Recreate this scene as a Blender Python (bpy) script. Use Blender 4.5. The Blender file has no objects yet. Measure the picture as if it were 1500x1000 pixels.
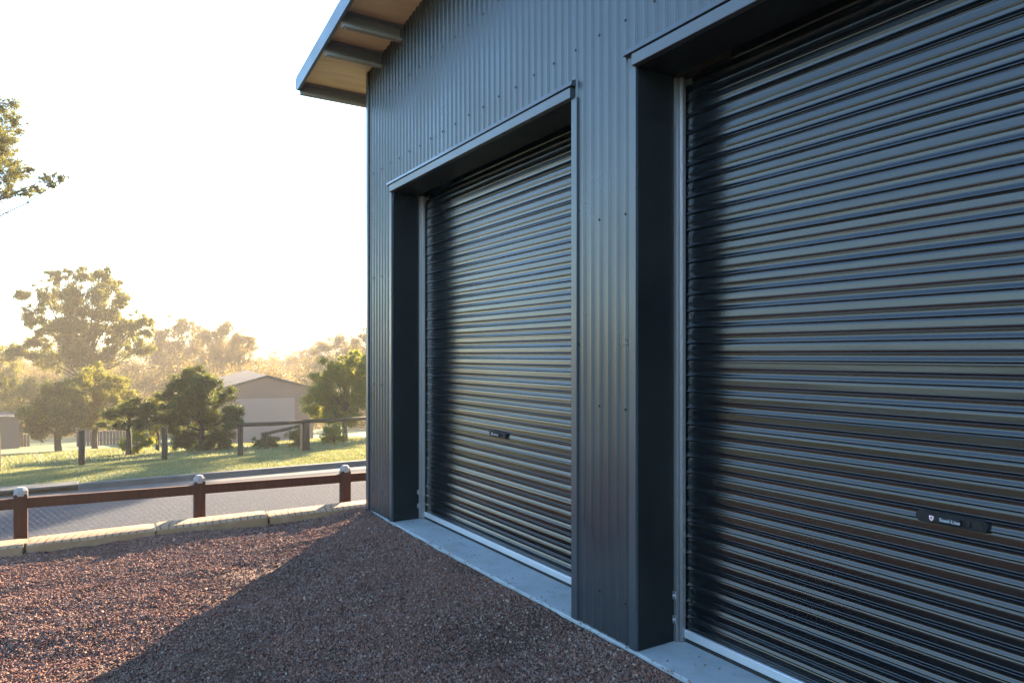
import bpy, math, random
import numpy as np
from mathutils import Vector, Matrix
random.seed(7); RNG = np.random.default_rng(11)
S = bpy.context.scene
COL = S.collection
R = math.radians

# ---------------------------------------------------------------- camera frame
F = 1030.0; CX = 750.0; HY = 519.0; EYE = 1.6
TH = math.atan(637.0 / F); ST, CT = math.sin(TH), math.cos(TH)
WX = 2.5                                   # plane of the shed's front wall
def world(px, a, z=0.0):                   # point at depth a under picture column px
    r = (px - CX) / F * a
    return Vector((ST * a + CT * r, CT * a - ST * r, z))
def zat(py, a): return EYE + (HY - py) / F * a
def wall_y(px, D=WX):                      # Y where picture column px meets the plane X = D
    k = (px - CX) / F
    return D * (CT - k * ST) / (ST + k * CT)

cam = bpy.data.cameras.new('camera'); co = bpy.data.objects.new('camera', cam); COL.objects.link(co)
co.location = (0, 0, EYE); co.rotation_euler = (R(90), 0, -TH)
cam.sensor_width = 36; cam.lens = F / 1500 * 36; cam.shift_y = 19 / 1500.0
cam.clip_start = 0.05; cam.clip_end = 3000
S.camera = co

# ---------------------------------------------------------------- light
SUN_AZ, SUN_EL = R(41.3), R(18)
sv = Vector((math.sin(SUN_AZ) * math.cos(SUN_EL), math.cos(SUN_AZ) * math.cos(SUN_EL), math.sin(SUN_EL)))
sl = bpy.data.lights.new('sun', 'SUN'); so = bpy.data.objects.new('sun', sl); COL.objects.link(so)
sl.energy = 5.0; sl.angle = R(0.6); sl.color = (1.0, 0.77, 0.52)
so.rotation_euler = sv.to_track_quat('Z', 'Y').to_euler(); so.location = (30, 40, 30)
W = bpy.data.worlds.new('World'); S.world = W; W.use_nodes = True
nt = W.node_tree; nt.nodes.clear()
sky = nt.nodes.new('ShaderNodeTexSky'); sky.sky_type = 'NISHITA'; sky.sun_disc = False
sky.sun_elevation = SUN_EL; sky.sun_rotation = SUN_AZ; sky.air_density = 1.2; sky.dust_density = .35; sky.ozone_density = 2.6
bg = nt.nodes.new('ShaderNodeBackground'); bg.inputs[1].default_value = 0.070
wo = nt.nodes.new('ShaderNodeOutputWorld')
tint = nt.nodes.new('ShaderNodeMixRGB'); tint.blend_type = 'MULTIPLY'; tint.inputs[0].default_value = 1; tint.inputs[2].default_value = (.87, 1.06, 1.18, 1)
nt.links.new(sky.outputs[0], tint.inputs[1]); nt.links.new(tint.outputs[0], bg.inputs[0]); nt.links.new(bg.outputs[0], wo.inputs[0])
S.view_settings.view_transform = 'Standard'; S.view_settings.look = 'None'
S.view_settings.exposure = 3.75; S.view_settings.gamma = 1.0
try:
    S.cycles.use_denoising = True; S.cycles.denoiser = 'OPENIMAGEDENOISE'
except Exception: pass
S.cycles.max_bounces = 8; S.cycles.volume_bounces = 0; S.cycles.transparent_max_bounces = 8

# ---------------------------------------------------------------- materials
class NT:
    def __init__(s, name):
        s.m = bpy.data.materials.new(name); s.m.use_nodes = True; s.t = s.m.node_tree
        s.b = s.t.nodes['Principled BSDF']; s.o = s.t.nodes['Material Output']
    def n(s, typ, **kw):
        nd = s.t.nodes.new('ShaderNode' + typ)
        for k, v in kw.items():
            if k in nd.inputs: nd.inputs[k].default_value = v
            else: setattr(nd, k, v)
        return nd
    def l(s, a, b): s.t.links.new(a, b)
    def coord(s, kind='Object', scale=(1, 1, 1), rot=(0, 0, 0)):
        c = s.n('TexCoord'); m = s.n('Mapping'); m.inputs['Scale'].default_value = scale; m.inputs['Rotation'].default_value = rot
        s.l(c.outputs[kind], m.inputs[0]); return m.outputs[0]
    def noise(s, vec, scale, detail=4, rough=.55):
        n = s.n('TexNoise'); n.inputs['Scale'].default_value = scale; n.inputs['Detail'].default_value = detail; n.inputs['Roughness'].default_value = rough
        if vec: s.l(vec, n.inputs['Vector'])
        return n.outputs['Fac']
    def ramp(s, fac, stops):
        r = s.n('ValToRGB'); e = r.color_ramp.elements
        while len(e) < len(stops): e.new(.5)
        for q, (p, c) in zip(e, stops): q.position = p; q.color = (*c, 1) if len(c) == 3 else c
        s.l(fac, r.inputs[0]); return r.outputs[0]
    def mix(s, fac, a, b, typ='MIX'):
        m = s.n('MixRGB', blend_type=typ)
        for i, v in ((0, fac), (1, a), (2, b)):
            if hasattr(v, 'is_linked') or hasattr(v, 'links'): s.l(v, m.inputs[i])
            else: m.inputs[i].default_value = v if i == 0 else (*v, 1)
        return m.outputs[0]
    def maprange(s, fac, a, b, c, d):
        m = s.n('MapRange'); s.l(fac, m.inputs[0])
        for i, v in enumerate((a, b, c, d)): m.inputs[i + 1].default_value = v
        return m.outputs[0]
    def bump(s, h, strength=.3, dist=.01):
        b = s.n('Bump'); b.inputs['Strength'].default_value = strength; b.inputs['Distance'].default_value = dist
        s.l(h, b.inputs['Height']); s.l(b.outputs[0], s.b.inputs['Normal'])
    def set(s, **kw):
        for k, v in kw.items():
            k = k.replace('_', ' ')
            k = {'Specular': 'Specular IOR Level', 'Coat': 'Coat Weight'}.get(k, k)
            if hasattr(v, 'links'): s.l(v, s.b.inputs[k])
            else: s.b.inputs[k].default_value = (*v, 1) if isinstance(v, tuple) else v
        return s

def paint(name, col, rough, spec=.5, coat=0.0, dirt=.25, wave=.0, metallic=0.0, dust=(.20, .17, .14)):
    t = NT(name); v = t.coord()
    n1 = t.noise(v, 1.7, 5, .6); n2 = t.noise(v, 60, 4, .6)
    c = t.mix(t.maprange(n1, .35, .75, 0, dirt * .16), col, dust)
    c = t.mix(t.maprange(n2, .55, .8, 0, dirt * .03), c, dust)
    r = t.mix(t.maprange(n1, .3, .7, 0, 1), (rough * .82,) * 3, (rough * 1.25,) * 3)
    t.set(Base_Color=c, Roughness=r, Specular=spec, Metallic=metallic, Coat=coat)
    t.b.inputs['Coat Roughness'].default_value = .12
    if wave:
        w = t.noise(t.coord(scale=(1, .5, 2.2)), 2.6, 2, .5)
        t.bump(w, wave, .02)
    return t.m
M = {}
M['cladding'] = paint('cladding_paint', (.018, .0215, .026), .31, .6, 0, .3, 0)
M['trim'] = paint('trim_paint', (.027, .033, .041), .32, .65, 0, .2, 0)
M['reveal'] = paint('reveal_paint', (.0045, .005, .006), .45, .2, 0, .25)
M['barge'] = paint('barge_paint', (.035, .06, .09), .4, .5, 0, .3)
M['galv'] = paint('galvanised_steel', (.38, .36, .37), .36, .5, 0, .2, 0, .85)
M['oldgalv'] = paint('weathered_wire', (.07, .068, .066), .6, .2, 0, .2, 0, .0)
M['alum'] = paint('aluminium', (.55, .57, .59), .42, .5, 0, .2, 0, .6)
M['rubber'] = paint('rubber', (.012, .012, .013), .7, .3)
M['plastic'] = paint('black_plastic', (.006, .006, .007), .5, .25)
M['white'] = paint('white_print', (.30, .31, .33), .5, .3, 0, .1)
M['cap'] = paint('cap_paint', (.19, .185, .18), .8, .1, 0, .4)
M['crest'] = paint('crest_print', (.70, .45, .45), .5, .3, 0, .1)
M['purlin'] = paint('purlin_steel', (.20, .19, .18), .5, .4, 0, .4)

def door_mat():
    t = NT('roller_door_paint'); v = t.coord()
    spots = t.n('TexVoronoi'); spots.inputs['Scale'].default_value = 46; t.l(t.coord(scale=(1, 1, .8)), spots.inputs['Vector'])
    sp = t.maprange(spots.outputs['Distance'], .05, .13, 1, 0)
    gate = t.maprange(t.noise(v, 3.5, 3), .52, .62, 0, .5)
    mm = t.n('Math', operation='MULTIPLY'); t.l(sp, mm.inputs[0]); t.l(gate, mm.inputs[1])
    dust = t.maprange(t.noise(t.coord(scale=(1, .25, 1)), 5, 6, .65), .5, .85, 0, .025)
    c = t.mix(dust, (.003, .0035, .0045), (.04, .038, .036))
    c = t.mix(mm.outputs[0], c, (.016, .016, .016))
    r = t.maprange(t.noise(t.coord(scale=(1, .2, 1.5)), 7, 5, .6), .3, .75, .17, .245)
    t.set(Base_Color=c, Roughness=r, Specular=.6)
    t.bump(t.noise(t.coord(scale=(1, .35, 3.0)), 3.2, 2, .5), .06, .02); t.b.inputs['Coat Roughness'].default_value = .25
    return t.m
M['door'] = door_mat()

def soffit():
    t = NT('roof_underside'); v = t.coord(scale=(1, 6, 1))
    c = t.ramp(t.noise(v, 3, 5), [(.3, (.50, .37, .24)), (.7, (.62, .47, .31))])
    t.set(Base_Color=c, Roughness=.55); return t.m
M['soffit'] = soffit()

def concrete(name, lo, hi, sc=3):
    t = NT(name); v = t.coord()
    c = t.ramp(t.noise(v, sc, 8, .65), [(.3, lo), (.72, hi)])
    c = t.mix(t.maprange(t.noise(v, 90, 3), .62, .75, 0, .35), c, tuple(x * .55 for x in lo))
    c = t.mix(t.maprange(t.noise(v, 7, 6, .7), .5, .72, 0, .5), c, (lo[0] * .8, lo[1] * .66, lo[2] * .58))
    c = t.mix(t.maprange(t.noise(v, 240, 2), .66, .72, 0, .6), c, tuple(x * .35 for x in lo))
    t.set(Base_Color=c, Roughness=.85, Specular=.15); t.bump(t.noise(v, 70, 5), .25, .004); return t.m
M['concrete'] = concrete('concrete', (.21, .23, .235), (.29, .31, .315))
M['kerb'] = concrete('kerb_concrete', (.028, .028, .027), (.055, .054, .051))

def sleeper_wood():
    t = NT('treated_pine'); v = t.coord()
    oi = t.n('ObjectInfo')
    add = t.n('VectorMath', operation='ADD'); t.l(v, add.inputs[0])
    cmb = t.n('CombineXYZ'); mul = t.n('Math', operation='MULTIPLY'); mul.inputs[1].default_value = 7.3
    t.l(oi.outputs['Random'], mul.inputs[0]); t.l(mul.outputs[0], cmb.inputs[0]); t.l(mul.outputs[0], cmb.inputs[1])
    t.l(cmb.outputs[0], add.inputs[1]); vv = add.outputs[0]
    w = t.n('TexWave', wave_type='RINGS', rings_direction='Z', wave_profile='SIN')
    w.inputs['Scale'].default_value = 5.2; w.inputs['Distortion'].default_value = 3.0; w.inputs['Detail'].default_value = 3; w.inputs['Detail Scale'].default_value = 1.2
    off = t.n('MapRange'); t.l(oi.outputs['Random'], off.inputs[0]); off.inputs[3].default_value = -.9; off.inputs[4].default_value = .9
    cb = t.n('CombineXYZ'); t.l(off.outputs[0], cb.inputs[0]); cb.inputs[1].default_value = .12
    ad = t.n('VectorMath', operation='ADD'); t.l(v, ad.inputs[0]); t.l(cb.outputs[0], ad.inputs[1])
    mp = t.n('Mapping'); mp.inputs['Scale'].default_value = (1.0, 1.7, .3); t.l(ad.outputs[0], mp.inputs[0]); t.l(mp.outputs[0], w.inputs['Vector'])
    c = t.ramp(w.outputs['Fac'], [(0, (.105, .06, .034)), (.22, (.205, .128, .078)), (.75, (.255, .162, .10)), (1, (.205, .128, .076))])
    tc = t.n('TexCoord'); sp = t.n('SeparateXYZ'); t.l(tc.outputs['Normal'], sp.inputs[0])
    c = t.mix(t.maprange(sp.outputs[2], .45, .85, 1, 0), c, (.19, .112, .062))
    c = t.mix(t.maprange(t.noise(vv, 4, 5), .5, .75, 0, .55), c, (.34, .24, .15))
    c = t.mix(t.maprange(t.noise(vv, 35, 4), .6, .75, 0, .5), c, (.24, .16, .09))
    t.set(Base_Color=c, Roughness=.9, Specular=.08); t.bump(t.noise(t.coord(scale=(1, 8, 8)), 9, 5), .35, .004); return t.m
M['sleeper'] = sleeper_wood()
def wood(name, lo, hi):
    t = NT(name); v = t.coord(scale=(6, 6, 1))
    c = t.ramp(t.noise(v, 6, 6, .6), [(.3, lo), (.7, hi)])
    t.set(Base_Color=c, Roughness=.85, Specular=.08); t.bump(t.noise(v, 14, 5), .3, .004); return t.m
M['redwood'] = wood('stained_timber', (.030, .013, .009), (.055, .024, .017))
M['oldwood'] = wood('weathered_timber', (.022, .016, .012), (.05, .037, .027))
M['bark'] = wood('bark', (.045, .035, .026), (.10, .08, .062))
M['darkbark'] = wood('dark_bark', (.02, .015, .012), (.045, .034, .026))
M['darkboard'] = wood('dark_boards', (.035, .033, .032), (.06, .056, .055))

def asphalt():
    t = NT('asphalt'); v = t.coord()
    c = t.ramp(t.noise(v, 55, 4, .7), [(.3, (.019, .021, .026)), (.5, (.034, .037, .043)), (.68, (.066, .07, .078))])
    c = t.mix(t.maprange(t.noise(v, .5, 5), .35, .7, 0, .5), c, (.045, .044, .046))
    t.set(Base_Color=c, Roughness=1.0, Specular=.03); t.bump(t.noise(v, 90, 4), .5, .006); return t.m
M['asphalt'] = asphalt()
def ground_mat():
    t = NT('grass_ground'); v = t.coord()
    c = t.ramp(t.noise(v, .55, 7, .65), [(.3, (.05, .075, .034)), (.5, (.08, .105, .05)), (.72, (.13, .13, .07))])
    c = t.mix(t.maprange(t.noise(v, 18, 5, .7), .4, .7, 0, .6), c, (.04, .058, .026))
    t.set(Base_Color=c, Roughness=.95, Specular=.1); t.bump(t.noise(v, 22, 6, .7), .9, .04); return t.m
M['ground'] = ground_mat()
def gravel_base():
    t = NT('gravel_bed'); v = t.coord()
    vo = t.n('TexVoronoi'); vo.inputs['Scale'].default_value = 85; t.l(v, vo.inputs['Vector'])
    sep = t.n('SeparateColor'); t.l(vo.outputs['Color'], sep.inputs[0])
    c = t.ramp(sep.outputs[0], [(0, (0.0372, 0.0188, 0.0130)), (.35, (0.0781, 0.0392, 0.0254)), (.7, (0.1116, 0.0597, 0.0387)), (1, (0.1414, 0.0921, 0.0651))])
    c = t.mix(t.maprange(vo.outputs['Distance'], .35, .75, 0, .75), c, (.035, .022, .018))
    t.set(Base_Color=c, Roughness=.95, Specular=.15); t.bump(vo.outputs['Distance'], .9, -.012); return t.m
M['gravelbed'] = gravel_base()
def stones_mat():
    t = NT('crushed_rock'); g = t.n('NewGeometry')
    c = t.ramp(g.outputs['Random Per Island'], [(0, (0.0534, 0.0258, 0.0202)), (.3, (0.1212, 0.0587, 0.0437)), (.55, (0.1697, 0.0906, 0.0672)), (.8, (0.1310, 0.0948, 0.0840)), (.94, (0.2134, 0.1442, 0.1120)), (1, (0.2910, 0.2163, 0.1792))])
    c = t.mix(t.maprange(t.noise(t.coord(), 1.1, 4), .35, .7, 0, .5), c, (.18, .085, .058))
    t.set(Base_Color=c, Roughness=.95, Specular=.08); return t.m
M['stones'] = stones_mat()

def leaf(name, lo, mid, hi, trans=.45, tint=(1.3, 1.35, .45)):
    t = NT(name); g = t.n('NewGeometry')
    c = t.ramp(g.outputs['Random Per Island'], [(0, lo), (.5, mid), (1, hi)])
    c = t.mix(t.maprange(t.noise(t.coord(), .45, 3), .35, .65, 0, .6), c, tuple(x * .6 for x in mid))
    d = t.n('BsdfPrincipled'); t.l(c, d.inputs['Base Color']); d.inputs['Roughness'].default_value = .55; d.inputs['Specular IOR Level'].default_value = .35
    tr = t.n('BsdfTranslucent')
    c2 = t.mix(1.0, c, tint, 'MULTIPLY'); t.l(c2, tr.inputs[0])
    mx = t.n('MixShader'); mx.inputs[0].default_value = trans
    t.l(d.outputs[0], mx.inputs[1]); t.l(tr.outputs[0], mx.inputs[2]); t.l(mx.outputs[0], t.o.inputs['Surface'])
    return t.m
M['gum'] = leaf('gum_leaves', (0.0470, 0.0533, 0.0231), (0.0879, 0.0816, 0.0329), (0.1507, 0.1193, 0.0494), .62)
M['gum_far'] = leaf('distant_gum_leaves', (0.0634, 0.0444, 0.0310), (0.0950, 0.0653, 0.0427), (0.1330, 0.0861, 0.0619), .62)
M['dark'] = leaf('dark_green_leaves', (0.0221, 0.0326, 0.0127), (0.0441, 0.0545, 0.0179), (0.1028, 0.0908, 0.0286), .55)
M['olive'] = leaf('olive_leaves', (0.0520, 0.0560, 0.0180), (0.1041, 0.0960, 0.0268), (0.1860, 0.1479, 0.0447), .62)
M['lime'] = leaf('yellow_green_leaves', (0.0810, 0.0958, 0.0178), (0.1539, 0.1524, 0.0282), (0.2430, 0.2089, 0.0446), .62)
M['grass'] = leaf('grass_blades', (.05, .085, .045), (.085, .115, .060), (.16, .16, .095), .5, (1.65, 1.3, .75))

# ---------------------------------------------------------------- mesh helpers
def link(name, me, mat=None, parent=None):
    o = bpy.data.objects.new(name, me); COL.objects.link(o)
    if mat: me.materials.append(mat)
    if parent: o.parent = parent
    return o
def tag(o, label=None, cat=None, group=None, kind=None):
    for k, v in (('label', label), ('category', cat), ('group', group), ('kind', kind)):
        if v: o[k] = v
    return o
def empty(name, loc):
    o = bpy.data.objects.new(name, None); COL.objects.link(o); o.location = loc; o.empty_display_size = .2; return o
def np_mesh(name, v, f, smooth=False):                   # v (N,3); f (M,k)
    me = bpy.data.meshes.new(name); v = np.asarray(v, np.float32); f = np.asarray(f, np.int32)
    k = f.shape[1]
    me.vertices.add(len(v)); me.vertices.foreach_set('co', v.ravel())
    me.loops.add(f.size); me.loops.foreach_set('vertex_index', f.ravel())
    me.polygons.add(len(f)); me.polygons.foreach_set('loop_start', np.arange(0, f.size, k, dtype=np.int32))
    me.update(calc_edges=True)
    me.polygons.foreach_set('use_smooth', np.full(len(f), smooth)); me.update()
    return me
class MB:
    def __init__(s): s.v = []; s.f = []
    def box(s, x0, x1, y0, y1, z0, z1, rot=None, org=(0, 0, 0), bev=0.0):
        b = len(s.v)
        if bev:
            pts = []
            for z, i in ((z0, bev), (z0 + bev, 0), (z1 - bev, 0), (z1, bev)):
                x0_, x1_, y0_, y1_ = x0 + i, x1 - i, y0 + i, y1 - i; e = 0 if i else bev
                pts += [(x0_ + e, y0_, z), (x1_ - e, y0_, z), (x1_, y0_ + e, z), (x1_, y1_ - e, z), (x1_ - e, y1_, z), (x0_ + e, y1_, z), (x0_, y1_ - e, z), (x0_, y0_ + e, z)]
            fs = [tuple(range(7, -1, -1)), tuple(range(24, 32))]
            for L in range(3):
                for i in range(8): fs.append((L*8+i, L*8+(i+1) % 8, L*8+8+(i+1) % 8, L*8+8+i))
        else:
            pts = [(x, y, z) for z in (z0, z1) for x, y in ((x0, y0), (x1, y0), (x1, y1), (x0, y1))]
            fs = [(3, 2, 1, 0), (4, 5, 6, 7), (0, 1, 5, 4), (1, 2, 6, 5), (2, 3, 7, 6), (3, 0, 4, 7)]
        if rot is not None: pts = [tuple(rot @ Vector(p) + Vector(org)) for p in pts]
        s.v += pts; s.f += [tuple(b + i for i in q) for q in fs]; return s
    def tube(s, pts, rad, n=7, cap=True):
        pts = [Vector(p) for p in pts]; b0 = len(s.v)
        up = Vector((.13, .31, .94))
        for i, p in enumerate(pts):
            d = (pts[min(i + 1, len(pts) - 1)] - pts[max(i - 1, 0)]).normalized()
            u = d.cross(up); u = u.normalized() if u.length > 1e-4 else d.orthogonal().normalized(); w = d.cross(u)
            r = rad[i] if hasattr(rad, '__len__') else rad
            for k in range(n):
                an = 2 * math.pi * k / n; q = p + (u * math.cos(an) + w * math.sin(an)) * r
                s.v.append(tuple(q))
        for i in range(len(pts) - 1):
            for k in range(n):
                a = b0 + i * n + k; c = b0 + i * n + (k + 1) % n
                s.f.append((a, c, c + n, a + n))
        if cap:
            s.f.append(tuple(range(b0 + n - 1, b0 - 1, -1))); e = b0 + (len(pts) - 1) * n; s.f.append(tuple(range(e, e + n)))
        return s
    def prism(s, poly, ax, lo, hi):                       # poly of 2-D points extruded along an axis
        b = len(s.v); n = len(poly)
        for t in (lo, hi):
            for p in poly: s.v.append({'x': (t, p[0], p[1]), 'y': (p[0], t, p[1]), 'z': (p[0], p[1], t)}[ax])
        s.f.append(tuple(range(b + n - 1, b - 1, -1))); s.f.append(tuple(range(b + n, b + 2 * n)))
        for i in range(n): s.f.append((b + i, b + (i + 1) % n, b + n + (i + 1) % n, b + n + i))
        return s
    def dome(s, c, r, axis=(-1, 0, 0), n=8):
        a = Vector(axis).normalized(); u = a.orthogonal().normalized(); w = a.cross(u); c = Vector(c); b = len(s.v)
        for q, h in ((1, 0), (1, .35), (.62, .8)):
            for k in range(n):
                an = 2 * math.pi * k / n; s.v.append(tuple(c + (u * math.cos(an) + w * math.sin(an)) * r * q + a * r * h))
        for L in range(2):
            for k in range(n): s.f.append((b+L*n+k, b+L*n+(k+1) % n, b+L*n+n+(k+1) % n, b+L*n+n+k))
        s.f.append(tuple(range(b + 2*n, b + 3*n))); return s
    def build(s, name, mat, parent=None, smooth=False, origin=None):
        me = bpy.data.meshes.new(name)
        v = s.v
        if origin is not None: v = [(p[0]-origin[0], p[1]-origin[1], p[2]-origin[2]) for p in v]
        me.from_pydata(v, [], s.f); me.validate(); me.update()
        if smooth: me.polygons.foreach_set('use_smooth', [True] * len(me.polygons))
        import bmesh
        bm = bmesh.new(); bm.from_mesh(me); bmesh.ops.recalc_face_normals(bm, faces=bm.faces); bm.to_mesh(me); bm.free()
        o = link(name, me, mat, parent)
        if origin is not None and parent is None: o.location = origin
        return o
def vnoise(x, y, seed=0):                                # value noise, vectorised
    x = np.asarray(x, float); y = np.asarray(y, float)
    xi = np.floor(x).astype(np.int64); yi = np.floor(y).astype(np.int64); fx = x - xi; fy = y - yi
    fx = fx * fx * (3 - 2 * fx); fy = fy * fy * (3 - 2 * fy)
    def h(a, b):
        n = (a * 374761393 + b * 668265263 + seed * 974711) & 0xffffffff
        n = ((n ^ (n >> 13)) * 1274126177) & 0xffffffff
        return ((n ^ (n >> 16)) & 0xffff) / 65535.0
    return (h(xi, yi) * (1 - fx) + h(xi + 1, yi) * fx) * (1 - fy) + (h(xi, yi + 1) * (1 - fx) + h(xi + 1, yi + 1) * fx) * fy
def sm(t): t = np.clip(t, 0, 1); return t * t * (3 - 2 * t)
def grid_mesh(name, xs, ys, zf, smooth=True):
    X, Y = np.meshgrid(xs, ys); Z = zf(X, Y); n, m = len(xs), len(ys)
    v = np.stack([X.ravel(), Y.ravel(), Z.ravel()], 1)
    i = np.arange(n - 1)[None, :] + np.arange(m - 1)[:, None] * n
    f = np.stack([i, i + 1, i + n + 1, i + n], -1).reshape(-1, 4)
    return np_mesh(name, v, f, smooth)

# ================================================================ THE SHED
CORN = wall_y(540.5)                       # left corner of the front wall
D1L, D1R = wall_y(576.5), wall_y(841)      # first opening
D2L = wall_y(935.5); D2R = D2L - (D1L - D1R)
TOP, SILL = 3.10, .045
DX = WX + .315                             # plane of the door curtains
YB, XB = -7.2, 12.5
RIDGE = (CORN + YB) / 2; SL = .13
def soff(y): return 4.44 + SL * (6.75 - max(y, 2 * RIDGE - y))
shed = empty('shed', (WX, CORN, 0))
tag(shed, 'dark blue-grey corrugated steel shed with two black roller doors beside the gravel', 'shed')
SO = Vector((WX, CORN, 0))
def kid(o): o.matrix_parent_inverse = Matrix.Translation(-SO); return o
def part(mb, name, mat, smooth=False, parent=None):
    o = mb.build(name, mat, None, smooth); o.parent = parent or shed
    if parent is None: kid(o)
    return o
PITCH = .0735
def corr_sheet(name, along, lo, hi, fix, zlo, zhi, out, holes=()):
    v = []; f = []; prev = None; st = []
    RIB = [(-.50, 0), (-.20, 0), (-.155, .0004), (-.125, .0022), (-.085, .0068), (-.06, .0085), (-.03, .0092), (.03, .0092), (.06, .0085), (.085, .0068), (.125, .0022), (.155, .0004), (.20, 0)]
    for q in range(int(lo / PITCH) - 2, int(hi / PITCH) + 2):
        for fr, dd in RIB:
            y_ = (q + fr) * PITCH
            if lo <= y_ <= hi: st.append((y_, dd))
    st = [(lo, 0)] + st + [(hi, 0)]
    for s_, d in st:
        c = fix + out * (d + .006)
        z0 = zlo
        for a, b, t in holes:
            if a < s_ < b: z0 = t
        zs = [z0, z0 + (zhi(s_) - z0) * .5, zhi(s_)]
        cur = len(v); 
        for z in zs: v.append((c, s_, z) if along == 'y' else (s_, c, z))
        if prev is not None:
            for k in range(2): f.append((prev + k, cur + k, cur + k + 1, prev + k + 1))
        prev = cur
    me = bpy.data.meshes.new(name); me.from_pydata(v, [], f); me.update()
    me.polygons.foreach_set('use_smooth', [True] * len(f))
    o = link(name, me, M['cladding']); o.parent = shed; kid(o); return o
corr_sheet('wall_cladding', 'y', YB, CORN - .012, WX - .002, .055, lambda y: soff(y) - .004, -1, ((D1R - .002, D1L + .002, TOP + .03), (D2R - .002, D2L + .002, TOP + .03)))
corr_sheet('wall_cladding', 'x', WX + .012, XB, CORN, .055, lambda x: soff(CORN) - .004, 1)
corr_sheet('wall_cladding', 'y', YB, CORN - .012, XB, .055, lambda y: soff(y) - .004, 1)
corr_sheet('wall_cladding', 'x', WX + .012, XB, YB, .055, lambda x: soff(YB) - .004, -1)
# corner flashing
cf = MB(); cf.box(WX - .024, WX - .006, CORN - .035, CORN + .026, .05, soff(CORN) - .006, bev=.004); cf.box(WX - .006, WX + .05, CORN + .008, CORN + .026, .05, soff(CORN) - .006)
part(cf, 'corner_flashing', M['trim'])
# slab
sb = MB(); sb.box(WX - .016, XB + .03, YB - .03, CORN + .03, -.12, SILL, bev=.006); part(sb, 'floor_slab', M['concrete'])
# roof sheets, barge, purlins, gutter
EAVE = 7.32; OVX = 1.92; ROFF = .02
rf = MB()
ye = 2 * RIDGE - EAVE
for (ya, yb) in ((EAVE, RIDGE), (RIDGE, ye)):
    za, zb = soff(ya), soff(yb)
    rf.prism([(ya, za), (yb, zb), (yb, zb + .03), (ya, za + .03)], 'x', OVX + .02, XB + .5)
part(rf, 'roof', M['soffit'])
rt = MB()
n = int((XB + .5 - OVX) / .0762 * 6); xs_ = [OVX + .02 + (XB + .48 - OVX) * i / n for i in range(n + 1)]
for (ya, yb) in ((EAVE + .04, RIDGE), (RIDGE, ye - .04)):
    b0 = len(rt.v)
    for x in xs_:
        h = .05 + .008 * math.cos(2 * math.pi * x / .0762)
        rt.v += [(x, ya, soff(ya) + h), (x, yb, soff(yb) + h)]
    for i in range(n): rt.f.append((b0 + 2*i, b0 + 2*i + 2, b0 + 2*i + 3, b0 + 2*i + 1))
part(rt, 'roof_sheet', M['cladding'])
def barge(x0, x1):
    b = MB()
    for (ya, yb) in ((EAVE, RIDGE), (RIDGE, ye)):
        za, zb = soff(ya), soff(yb)
        b.prism([(ya, za - .045), (ya, za + .055), (ya - .05 if ya > yb else ya, za + .075), (yb, zb + .075), (yb, zb - .075), (ya - (.06 if ya > yb else 0), za - .075)], 'x', x0, x1)
    return b
part(barge(OVX - .012, OVX + .018), 'barge_board', M['barge'])
for y, dep in ((EAVE - .05, .12), (6.42, .135), (5.93, .135), (5.02, .135), (4.1, .135), (3.2, .135), (2.3, .135), (1.4, .135)):
    p = MB(); z1 = soff(y) - .003; xe = XB + .45 if y > CORN else WX - .02
    # C purlin: web, two flanges, lips; end bolt
    p.box(OVX + .02, xe, y - .006, y, z1 - dep, z1); p.box(OVX + .02, xe, y - .055, y - .006, z1 - dep, z1 - dep + .006)
    p.box(OVX + .02, xe, y - .055, y - .006, z1 - .006, z1); p.box(OVX + .02, xe, y - .055, y - .051, z1 - dep + .006, z1 - dep + .022)
    po = part(p, 'purlin', M['purlin'])
    bt = MB(); bt.dome((OVX + .045, y - .03, z1 - dep - .001), .011, (0, 0, -1)); bo = bt.build('bolt', M['galv']); bo.parent = po

# screws in the girt rows
scm = MB().dome((0, 0, 0), .0085, (-1, 0, 0), 6).build('cladding_screw', M['plastic'], shed)
first = True
for z in (.28, 1.31, 2.35, 3.38, 4.05):
    for k in range(int(.9 / PITCH), int(CORN / PITCH)):
        y = k * PITCH
        if k % 3 or y > CORN - .05: continue
        if z < TOP + .06 and (D1R - .07 < y < D1L + .07 or D2R - .07 < y < D2L + .07): continue
        if z > soff(y) - .15: continue
        o = scm if first else scm.copy(); 
        if not first: COL.objects.link(o); o.parent = shed
        first = False; o.location = Vector((WX - .0145, y, z + .004 * math.sin(k * 5.1))) - SO

# door trims, reveals, head
def opening(L, Rr):
    TW = .052
    for (ya, yb) in ((L, L + TW), (Rr - TW, Rr)):
        t = MB(); t.box(WX - .023, WX + .0, ya, yb, .05, TOP + .002, bev=.003)
        part(t, 'jamb_trim', M['trim'])
    h = MB(); h.box(WX - .041, WX + 0, Rr - .012, L + .012, TOP + .004, TOP + .066, bev=.003)
    part(h, 'head_trim', M['trim'])
    c = MB(); c.prism([(WX - .044, TOP + .072), (WX - .047, TOP + .074), (WX - .043, TOP + .098), (WX - .002, TOP + .118), (WX - .002, TOP + .072)], 'y', Rr - .035, L + TW + .02)
    part(c, 'drip_cap', M['trim'])
    for (ya, yb) in ((L, L + .04), (Rr - .04, Rr)):
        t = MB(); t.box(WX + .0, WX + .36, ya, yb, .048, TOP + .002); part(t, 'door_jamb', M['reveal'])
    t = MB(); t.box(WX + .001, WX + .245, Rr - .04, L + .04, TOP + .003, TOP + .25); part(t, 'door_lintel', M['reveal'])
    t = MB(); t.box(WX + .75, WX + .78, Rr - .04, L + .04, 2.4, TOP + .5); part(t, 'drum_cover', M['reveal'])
opening(D1L, D1R); opening(D2L, D2R)

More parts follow.
